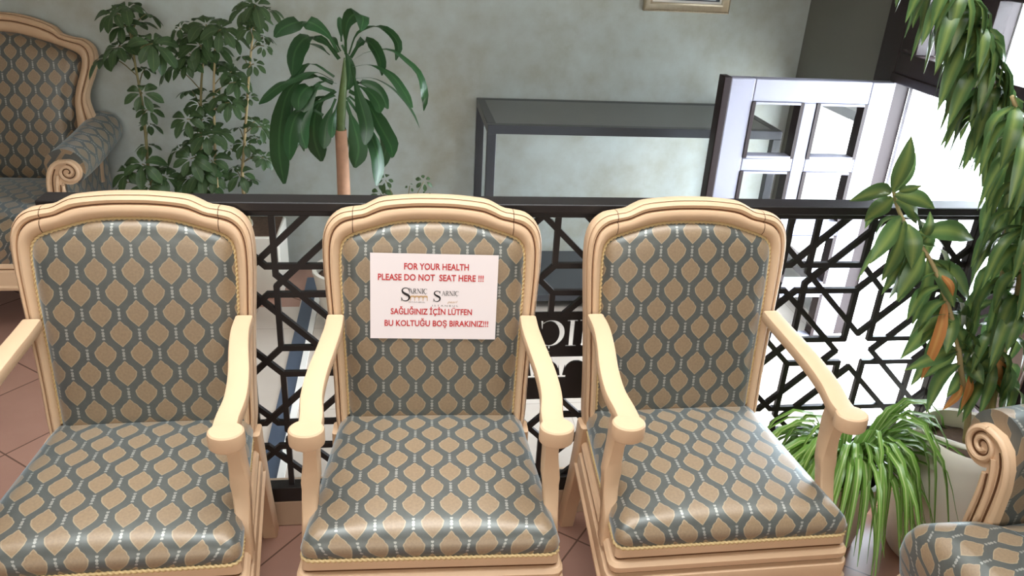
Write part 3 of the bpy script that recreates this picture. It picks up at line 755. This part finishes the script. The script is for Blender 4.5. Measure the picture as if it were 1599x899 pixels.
pic = thing('framed_calligraphy', 'silver framed dark calligraphy panel hanging high on the back wall', 'picture', (1.288, 3.655, 1.235))
PW, PH = .40, .30
m = MB(); fr = [(0, .024), (.0, .004), (-.006, 0), (-.012, .004), (-.03, .010), (-.038, .006), (-.042, .016), (-.042, .024)]
lp = [(-PW/2, 0), (PW/2, 0), (PW/2, PH), (-PW/2, PH)]; rings = []
for k, (x, z) in enumerate(lp):
    dx = 1 if x > 0 else -1; dz = 1 if z > 0 else -1
    rings.append([(x+dx*o, d-.0, z+dz*o) for o, d in fr])
m.loft(rings, M_['silver'], False, closed=True)
for k in range(36):
    x = -PW/2+.01+k*(PW-.02)/35; m.tube([(x-.004, .001, .004), (x+.004, .001, .004)], .003, M_['silver'], 6)
m.build('picture_frame', pic, smooth=40)
m = MB(); m.box((-PW/2+.036, .010, .036), (PW/2-.036, .018, PH-.036), M_['mat']); m.build('mount', pic)
m = MB(); m.box((-PW/2+.050, .007, .050), (PW/2-.050, .0102, PH-.050), M_['navy']); m.build('panel', pic)
m = MB(); r2 = random.Random(3)
for row in range(4):
    for k in range(9):
        x = -PW/2+.068+k*.033; z = .068+row*.052; a = r2.uniform(-.6, .9); hgt = r2.uniform(.028, .045)
        pts = spline([(x-.012, .005, z+r2.uniform(0, .012)), (x, .005, z-.006), (x+.012, .005, z+.006), (x+.010+a*.01, .005, z+hgt*.6), (x+.004+a*.02, .005, z+hgt)], 14)
        m.tube(pts, [.0015+.003*math.sin(math.pi*(i+.5)/14) for i in range(14)], M_['pearl'], 6)
    m.tube([(-PW/2+.06+.1*(row % 2), .005, .060+row*.052), (PW/2-.07, .005, .057+row*.052)], .002, M_['pearl'], 6)
m.build('script', pic, smooth=180)

# ------------------------------------------------------------------ plants
def at(px, py, Y):
    """point on the plane y = Y seen at a photo position"""
    d = rgt*((px-799.5)/F_PX)+upv*(-(py-449.5)/F_PX)+fwd; return Vector((0, 0, CAM_H))+d*(Y/d.y)
def leaf(mb, pts, width, mat, side=None, prof=None, n=9, fold=.25, twist=0.0):
    P = spline(pts, n); K = len(P); up0 = Vector((0, 0, 1))
    o = len(mb.v); mi = mb.mat(mat)
    for i, p in enumerate(P):
        t = (P[min(i+1, K-1)]-P[max(i-1, 0)]).normalized(); f = i/(K-1)
        s = side-t*side.dot(t) if side is not None else t.cross(up0)
        if s.length < .15: s = t.cross(Vector((.3, 1, 0)))
        s.normalize()
        if twist: s = Matrix.Rotation(twist*f, 3, t) @ s
        nn = s.cross(t).normalized(); w = width/2*(prof(f) if prof else math.sin(math.pi*min(1, .06+.94*f)**.8))
        w = max(w, .0004)
        mb.v += [tuple(p-s*w+nn*w*fold), tuple(p), tuple(p+s*w+nn*w*fold)]
    for i in range(K-1):
        a, b = o+3*i, o+3*i+3; v0, v1 = i/(K-1), (i+1)/(K-1)
        mb.f += [[a, a+1, b+1, b], [a+1, a+2, b+2, b+1]]; mb.mi += [mi, mi]
        mb.uv += [[(0, v0), (.5, v0), (.5, v1), (0, v1)], [(.5, v0), (1, v0), (1, v1), (.5, v1)]]

def pot_mesh(mb, r0, r1, h, mat, lip=.012, wall=.012, soil=.04):
    mb.lathe([(r0*.9, 0), (r0, .004), (r0+(r1-r0)*.5, h*.5), (r1, h-lip*2), (r1+.004, h-lip), (r1+.004, h), (r1-wall, h), (r1-wall, h-soil-.01)], mat)

OV = lambda f: (math.sin(math.pi*f**1.25))**.75 if 0 < f < 1 else .05
def umbrella(mb, st, c, ax, r, n, rng):
    """palmate leaf: leaflets round a hub"""
    ax = ax.normalized(); e1 = ax.orthogonal().normalized(); e2 = ax.cross(e1); ph = rng.random()*6.28
    for k in range(n):
        a = ph+2*math.pi*k/n+rng.uniform(-.15, .15); d = e1*math.cos(a)+e2*math.sin(a); L = r*rng.uniform(.8, 1.12)
        droop = rng.uniform(.2, .65)
        p0 = c+d*.012; p1 = c+d*L*.5+ax*L*.10-Vector((0, 0, 1))*L*droop*.18; p2 = c+d*L*.97-Vector((0, 0, 1))*L*droop*.75
        leaf(mb, [p0, p1, p2], L*.46, M_['schef'], side=d.cross(ax), prof=OV, n=7, fold=.18)

def schefflera(label, Y, stems, clusters, base, pot, seed, sz=.086):
    rng = random.Random(seed); root = thing('potted_umbrella_plant', label, 'plant', (base[0], base[1], 0), group='umbrella plants along the back wall')
    B = Vector((base[0], base[1], 0)); m = MB(); S = []
    for s in stems:
        P = [at(x, y, Y)-B for x, y in s['px']]; P = [Vector((s.get('bx', 0), 0, pot-.05))]+P; P = spline(P, 24); S.append(P)
        m.tube(P, [.0085-.005*k/23 for k in range(24)], M_[s.get('m', 'stem')], 7)
    f = MB()
    for x, y, r in clusters:
        c = at(x, y, Y+rng.uniform(-.10, .10))-B
        q = min((p for P in S for p in P), key=lambda p: (p-c-Vector((0, 0, -.05))).length)
        ax = (c-q)*1.2+Vector((rng.uniform(-.03, .03), -.05-rng.random()*.05, .10))
        m.tube(spline([q, (q+c)/2+Vector((0, 0, .012)), c], 6), .0022, M_['stem'], 5)
        umbrella(f, None, c, ax, sz*r, rng.choice((6, 7, 7, 8)), rng)
    m.build('stems', root, smooth=180); f.build('foliage', root, smooth=180)
    return root
def potted(root, r0, r1, h, mat, square=False):
    m = MB()
    if square:
        m.box((-r1, -r1, .0), (r1, r1, h), M_[mat]); m.build('pot', root, bevel=.008)
        m = MB(); m.box((-r1+.012, -r1+.012, h-.002), (r1-.012, r1-.012, h+.004), M_['soil']); m.build('soil', root)
    else:
        pot_mesh(m, r0, r1, h, M_[mat]); m.build('pot', root, smooth=50)
        m = MB(); rg = random.Random(5); rings = [[((r*math.cos(a)), r*math.sin(a), h-.035+z+rg.uniform(-.003, .003)) for a in [2*math.pi*k/28 for k in range(28)]] for r, z in ((r1-.014, 0), (r1*.7, .006), (r1*.4, .010), (.01, .012))]
        m.loft(rings, M_['soil']); m.build('soil', root, smooth=180)

YS = 3.42
p = schefflera('tall umbrella plant with a bare thin stem, nearest the scrolled armchair', YS,
    [dict(px=[(234, 275), (228, 215), (222, 160), (212, 105), (204, 55), (197, 20)])],
    [(178, 20, 1), (198, 12, 1), (210, 38, 1.0), (228, 22, .9), (192, 40, .9), (170, 88, 1.1), (200, 82, 1.1), (238, 68, 1.15), (218, 62, 1), (185, 72, 1), (252, 76, .9), (226, 108, .6), (222, 146, .85), (232, 172, .75), (233, 196, .7), (232, 228, .75), (222, 256, 1.1), (200, 268, 1), (245, 262, .95), (258, 276, .9), (192, 284, .85), (232, 288, 1.2)], (-1.0, YS), .30, 11)
potted(p, .11, .14, .30, 'pink')
p = schefflera('bushy umbrella plant with the densest leaves, middle of the three by the wall', YS,
    [dict(px=[(318, 285), (314, 220), (314, 140), (318, 90), (322, 55)], bx=-.03), dict(px=[(339, 290), (335, 200), (334, 130), (337, 62)], bx=.04, m='cane')],
    [(322, 38, 1.1), (300, 52, 1.0), (345, 46, 1.0), (362, 56, .9), (280, 44, .7), (312, 70, 1.1), (335, 76, 1.0), (296, 84, .9), (272, 104, 1.05), (292, 98, .8), (318, 100, 1), (344, 100, .9), (362, 112, 1), (368, 128, .7), (300, 142, .85), (312, 162, .8), (346, 150, 1), (358, 160, .8), (330, 168, .7), (292, 186, .9), (304, 198, .9), (318, 186, .6), (322, 210, 1), (340, 206, .8), (310, 226, .8), (280, 232, .8), (298, 248, 1.0), (330, 250, 1.0), (316, 268, 1.1), (296, 276, 1.0), (340, 272, .8), (286, 292, .9), (322, 292, 1.1)], (-.78, YS), .30, 12)
potted(p, .11, .14, .30, 'white')
p = schefflera('slender umbrella plant tied to a pale cane, nearest the drooping palm', YS,
    [dict(px=[(379, 290), (382, 220), (388, 130), (394, 60), (400, 12)], m='cane')],
    [(398, 8, 1.1), (382, 14, .9), (416, 16, .9), (404, 30, .8), (390, 44, .8), (410, 58, .75), (412, 72, .5), (396, 100, .6), (380, 88, .5), (376, 158, .75), (388, 152, .6), (374, 200, .7), (398, 190, .85), (408, 198, .8), (402, 216, .6), (382, 224, .8), (412, 246, .75), (404, 244, .6), (360, 232, .5), (376, 272, 1), (366, 262, .6), (388, 282, .8)], (-.64, YS), .29, 13, .075)
potted(p, .10, .13, .29, 'white', True)

# drooping palm (corn plant) in a white pot
YD = 3.0
pd = thing('potted_dracaena', 'drooping strap-leaved dracaena on one thick trunk in a white pot', 'plant', (-.205, YD, 0)); B = Vector((-.205, YD, 0))
potted(pd, .095, .135, .275, 'white')
m = MB(); m.tube([Vector((0, 0, .2)), at(537, 300, YD)-B, at(535, 250, YD)-B, at(532, 203, YD)-B], [.028, .025, .024, .022], M_['bark'], 14)
m.tube([at(532, 206, YD)-B, at(533, 170, YD)-B, at(537, 125, YD)-B, at(538, 90, YD)-B], [.015, .017, .012, .003], M_['palmstem'], 10); m.build('trunk', pd, smooth=60)
LV = [(([528, 82], [510, 52], [478, 33], [444, 42], [429, 58]), 26), (([530, 92], [505, 62], [478, 58], [460, 82], [456, 118]), 34), (([520, 130], [485, 118], [452, 140], [438, 190], [436, 240], [444, 287]), 30),
      (([520, 125], [492, 112], [462, 122], [444, 130]), 14), (([490, 120], [470, 124], [440, 132], [416, 150], [404, 162]), 22), (([540, 85], [541, 40], [553, 22], [567, 26], [564, 48]), 22), (([533, 65], [532, 45], [531, 27]), 13),
      (([545, 85], [558, 52], [585, 42], [608, 50], [622, 70], [618, 94]), 13), (([548, 90], [565, 64], [580, 70], [592, 92], [596, 118]), 26), (([548, 96], [572, 82], [608, 78], [632, 94], [655, 118], [664, 160], [662, 173]), 15),
      (([550, 104], [580, 101], [610, 116], [630, 142], [644, 168]), 17), (([550, 124], [580, 122], [608, 136], [630, 158], [644, 178], [655, 200]), 18), (([545, 142], [572, 160], [595, 200], [610, 228], [613, 246]), 34),
      (([542, 152], [565, 186], [586, 228], [592, 262], [588, 290]), 24), (([540, 158], [553, 198], [560, 232], [554, 262]), 30), (([524, 142], [496, 166], [490, 212], [502, 252]), 32), (([522, 148], [470, 172], [454, 206], [452, 250]), 26),
      (([520, 142], [486, 134], [468, 150], [466, 172]), 26), (([524, 154], [510, 192], [506, 232]), 20), (([528, 160], [520, 190], [518, 215]), 14), (([552, 130], [575, 142], [590, 160], [594, 176]), 18),
      (([515, 86], [500, 74], [482, 68]), 10), (([505, 180], [480, 170], [466, 200], [462, 232]), 22), (([534, 70], [546, 100], [544, 140]), 18), (([548, 100], [560, 150], [572, 196], [570, 226]), 22), (([545, 150], [590, 190], [603, 228], [592, 268]), 20), (([526, 130], [500, 128], [480, 160], [470, 200], [478, 232]), 24), (([522, 120], [490, 100], [470, 110], [452, 150], [448, 200]), 20), (([536, 160], [532, 200], [540, 236]), 16), (([524, 150], [488, 158], [466, 210], [474, 236]), 24), (([532, 80], [520, 60], [504, 54]), 12), (([540, 140], [562, 128], [590, 140], [606, 170]), 16)]
m = MB(); rg = random.Random(21)
for pts, w in LV:
    dy = rg.uniform(-.16, .10); n = len(pts); sd = Vector((1, rg.uniform(-.5, .5), 0))
    P = [at(x, y, YD+dy*(k/(n-1)))-B for k, (x, y) in enumerate(pts)]
    leaf(m, P, w/372*.88, M_['strap'], side=None if abs(P[-1].x-P[0].x) > .22 and n > 4 else sd, prof=lambda f: (.20+.80*min(1, max(0, (f-.2)/.35)))*(1 if f < .84 else max(.05, (1-f)/.16)**.6), n=16, fold=.22, twist=rg.uniform(-.8, .8))
m.build('foliage', pd, smooth=180)

# seedling behind the middle chair
YQ = 3.1
ps = thing('potted_seedling', 'tiny seedling with thin stalks showing above the middle armchair back', 'plant', (.02, YQ, 0)); B = Vector((.02, YQ, 0))
potted(ps, .08, .10, .22, 'pink'); m = MB(); f = MB(); rg = random.Random(4)
for x, y, r, n in ((602, 281, .040, 6), (640, 290, .024, 3), (662, 283, .036, 6), (666, 303, .02, 3), (594, 302, .05, 6)):
    c = at(x, y, YQ)-B; m.tube(spline([Vector((rg.uniform(-.02, .02), 0, .19)), Vector((c.x*.4, 0, c.z*.8)), c], 10), .0016, M_['stem'], 5); umbrella(f, None, c, Vector((rg.uniform(-.3, .3), -.8, .5)), r, n, rg)
m.build('stems', ps, smooth=180); f.build('foliage', ps, smooth=180)
pp = thing('clay_pot', 'small empty clay pot with a white rim on the floor behind the railing', 'pot', (-.70, 3.05, 0))
m = MB(); pot_mesh(m, .06, .085, .17, M_['pink']); m.build('pot_body', pp, smooth=50); m = MB(); m.lathe([(.085, 0), (.094, .002), (.094, .022), (.076, .022), (.076, 0)], M_['white'], (0, 0, .160)); m.build('rim', pp, smooth=50)

# large dracaena on the right
YR = 1.60
pr = thing('potted_trailing_dracaena', 'tall trailing dracaena with striped leaves in a tall white pot at right', 'plant', (1.515, YR, 0)); B = Vector((1.515, YR, 0))
m = MB(); m.lathe([(.112, 0), (.120, .006), (.136, .12), (.140, .24), (.134, .36), (.130, .398), (.127, .402), (.119, .398), (.118, .33)], M_['white'], n=44); m.build('pot', pr, smooth=60)
m = MB(); rg = random.Random(6); m.loft([[(r*math.cos(a), r*math.sin(a), .345+z+rg.uniform(-.006, .006)) for a in [2*math.pi*k/30 for k in range(30)]] for r, z in ((.121, 0), (.09, .006), (.05, .010), (.01, .012))], M_['soil']); m.build('soil', pr, smooth=180)
m = MB(); m.tube([Vector((-.135, .03, .392)), Vector((.06, -.128, .392))], .008, M_['white'], 8); m.build('support_rod', pr, smooth=60)
ST = [([(1508, 690), (1512, 628), (1502, 590), (1494, 530), (1475, 460), (1452, 405), (1420, 360), (1402, 325), (1394, 292)], [1.60, 1.60, 1.60, 1.6, 1.60, 1.62, 1.64, 1.66, 1.66]),
      ([(1528, 690), (1538, 640), (1552, 560), (1563, 470), (1570, 380), (1582, 300), (1582, 215), (1560, 140), (1528, 60), (1508, 0), (1495, -50)], [1.6]*3+[1.62, 1.64, 1.66, 1.68, 1.70, 1.70, 1.70, 1.70]),
      ([(1574, 225), (1545, 115), (1516, 25), (1486, -35), (1462, -80)], [1.69]*5), 
      ([(1540, 690), (1556, 600), (1580, 500), (1598, 400), (1606, 300), (1600, 210), (1580, 150)], [1.6]*3+[1.56, 1.54, 1.54, 1.54])]
m = MB(); SP = []
for px, ys in ST:
    P = spline([at(x, y, Y)-B for (x, y), Y in zip(px, ys)], 40); SP.append(P); m.tube(P, [.0085-.004*k/39 for k in range(40)], M_['cane'], 8)
m.build('stems', pr, smooth=180)
f = MB(); d_ = MB(); rg = random.Random(31)
PF = lambda t: math.sin(math.pi*min(1, .04+.96*t)**.85)**.9 if t < 1 else .03
def dleaf(p0, tip, w, Y0, Y1, mb=f, mat='song'):
    a, b = at(*p0, Y0)-B, at(*tip, Y1)-B; L = (b-a).length; mid = a.lerp(b, .45)+Vector((0, -.012, L*.10))
    leaf(mb, [a, mid, b], w/560, M_[mat], side=(b-a).cross(Vector((rg.uniform(-.5, .5), -1, .25))), prof=PF, n=9, fold=.3, twist=rg.uniform(-.4, .4))
# leaves read one by one off the near tuft
for p0, tip, w in [((1395, 298), (1423, 212), 22), ((1396, 300), (1430, 238), 18), ((1392, 302), (1326, 314), 24), ((1394, 308), (1350, 346), 26), ((1398, 304), (1460, 326), 22), ((1400, 312), (1432, 350), 18), ((1388, 306), (1362, 336), 20), ((1404, 300), (1440, 290), 14),
      ((1408, 338), (1358, 412), 26), ((1412, 345), (1376, 440), 30), ((1416, 350), (1424, 420), 24), ((1420, 358), (1385, 452), 26), ((1436, 362), (1520, 374), 28), ((1430, 368), (1386, 470), 30), ((1440, 376), (1452, 330), 14), ((1442, 392), (1400, 470), 28), ((1448, 402), (1424, 508), 24), ((1450, 408), (1514, 470), 24), ((1455, 415), (1490, 480), 22),
      ((1470, 450), (1460, 540), 26), ((1480, 480), (1478, 552), 24), ((1478, 470), (1406, 560), 26), ((1490, 520), (1530, 440), 20), ((1492, 545), (1412, 578), 24), ((1496, 555), (1530, 470), 18), ((1500, 580), (1478, 620), 20), ((1500, 560), (1536, 600), 24), ((1494, 548), (1442, 590), 22), ((1510, 560), (1560, 580), 26), ((1504, 552), (1480, 500), 20)]:
    dleaf(p0, tip, w, 1.62, 1.62+rg.uniform(-.08, .05))
for p0, tip, w in [((1476, 470), (1437, 596), 17), ((1552, 560), (1562, 605), 20), ((1504, 600), (1472, 640), 12), ((1515, 585), (1500, 640), 12), ((1470, 430), (1488, 462), 9)]: dleaf(p0, tip, w, 1.60, 1.58, d_, 'dry')
# hanging mass along the two long stems
for si, k0, nl in ((1, 6, 3), (2, 8, 3), (3, 4, 3)):
    P = SP[{1: 1, 2: 3, 3: 2}[si]]
    for k in range(k0, 40):
        for q in range(nl-(k % 2)):
            p = P[k]; a = rg.uniform(0, 2*math.pi); L = rg.uniform(.13, .19); out = Vector((math.cos(a), math.sin(a)*.75, 0))
            if k > 36 and q > 2: continue
            tip = p+out*L*rg.uniform(.25, .60)-Vector((0, 0, L*rg.uniform(.50, .95))); mid = p.lerp(tip, .42)+out*L*.16+Vector((0, 0, L*.12))
            if (tip+B).y > 1.80 or (tip+B).y < 1.33: out.y *= -.2; tip.y = p.y+out.y*L*.4; mid.y = p.y
            leaf(f, [p, mid, tip], rg.uniform(.026, .038), M_['song'], side=out.cross(Vector((0, 0, 1))), prof=PF, n=8, fold=.3, twist=rg.uniform(-.5, .5))
for k in range(13, 39, 2):
    p = SP[0][k]
    for sg in (-1, 1):
        a = rg.uniform(-.5, .5)+(math.pi if sg < 0 else 0); L = rg.uniform(.11, .17); out = Vector((math.cos(a), math.sin(a)*.4, 0)); tip = p+out*L*rg.uniform(.3, .7)-Vector((0, 0, L*rg.uniform(.4, .9)))
        if (tip+B).y > 1.78: tip.y = 1.78-B.y
        leaf(f, [p, p.lerp(tip, .42)+out*L*.12+Vector((0, 0, L*.12)), tip], rg.uniform(.030, .042), M_['song'], side=out.cross(Vector((0, 0, 1))), prof=PF, n=8, fold=.3, twist=rg.uniform(-.6, .6))
f.build('foliage', pr, smooth=180); tag(d_.build('dry_leaves', pr, smooth=180), 'brown dried leaves')

# spider plant
sp = thing('potted_spider_plant', 'arching green spider plant in a low white pot beside the right armchair', 'plant', (1.232, 1.685, 0))
potted(sp, .078, .108, .235, 'white')
m = MB(); rg = random.Random(9)
for k in range(190):
    a = rg.uniform(0, 2*math.pi); L = rg.uniform(.26, .46); el = rg.uniform(.15, 1.25)
    d = Vector((math.cos(a), math.sin(a), 0))
    if d.y > .25: L *= .45
    if d.x < -.3: L *= .84; el = max(el, .55)
    p0 = Vector((d.x*.03, d.y*.03, .205)); h = L*(.30+.50*math.sin(el)); reach = L*(.35+.5*math.cos(el))
    pts = [p0, p0+d*reach*.3+Vector((0, 0, h*.75)), p0+d*reach*.68+Vector((0, 0, h*.72)), p0+d*reach*.95+Vector((0, 0, h*.1)), p0+d*reach*1.08-Vector((0, 0, L*rg.uniform(-.05, .30)))]
    pts[-1].z = max(pts[-1].z, .03)
    leaf(m, pts, rg.uniform(.013, .021), M_['spider'], side=d.cross(Vector((0, 0, 1))), prof=lambda f: (.5+.5*min(1, f*4))*(1 if f < .5 else max(.05, 1-(f-.5)/.52)), n=12, fold=.35, twist=rg.uniform(-.5, .5))
m.build('foliage', sp, smooth=180)
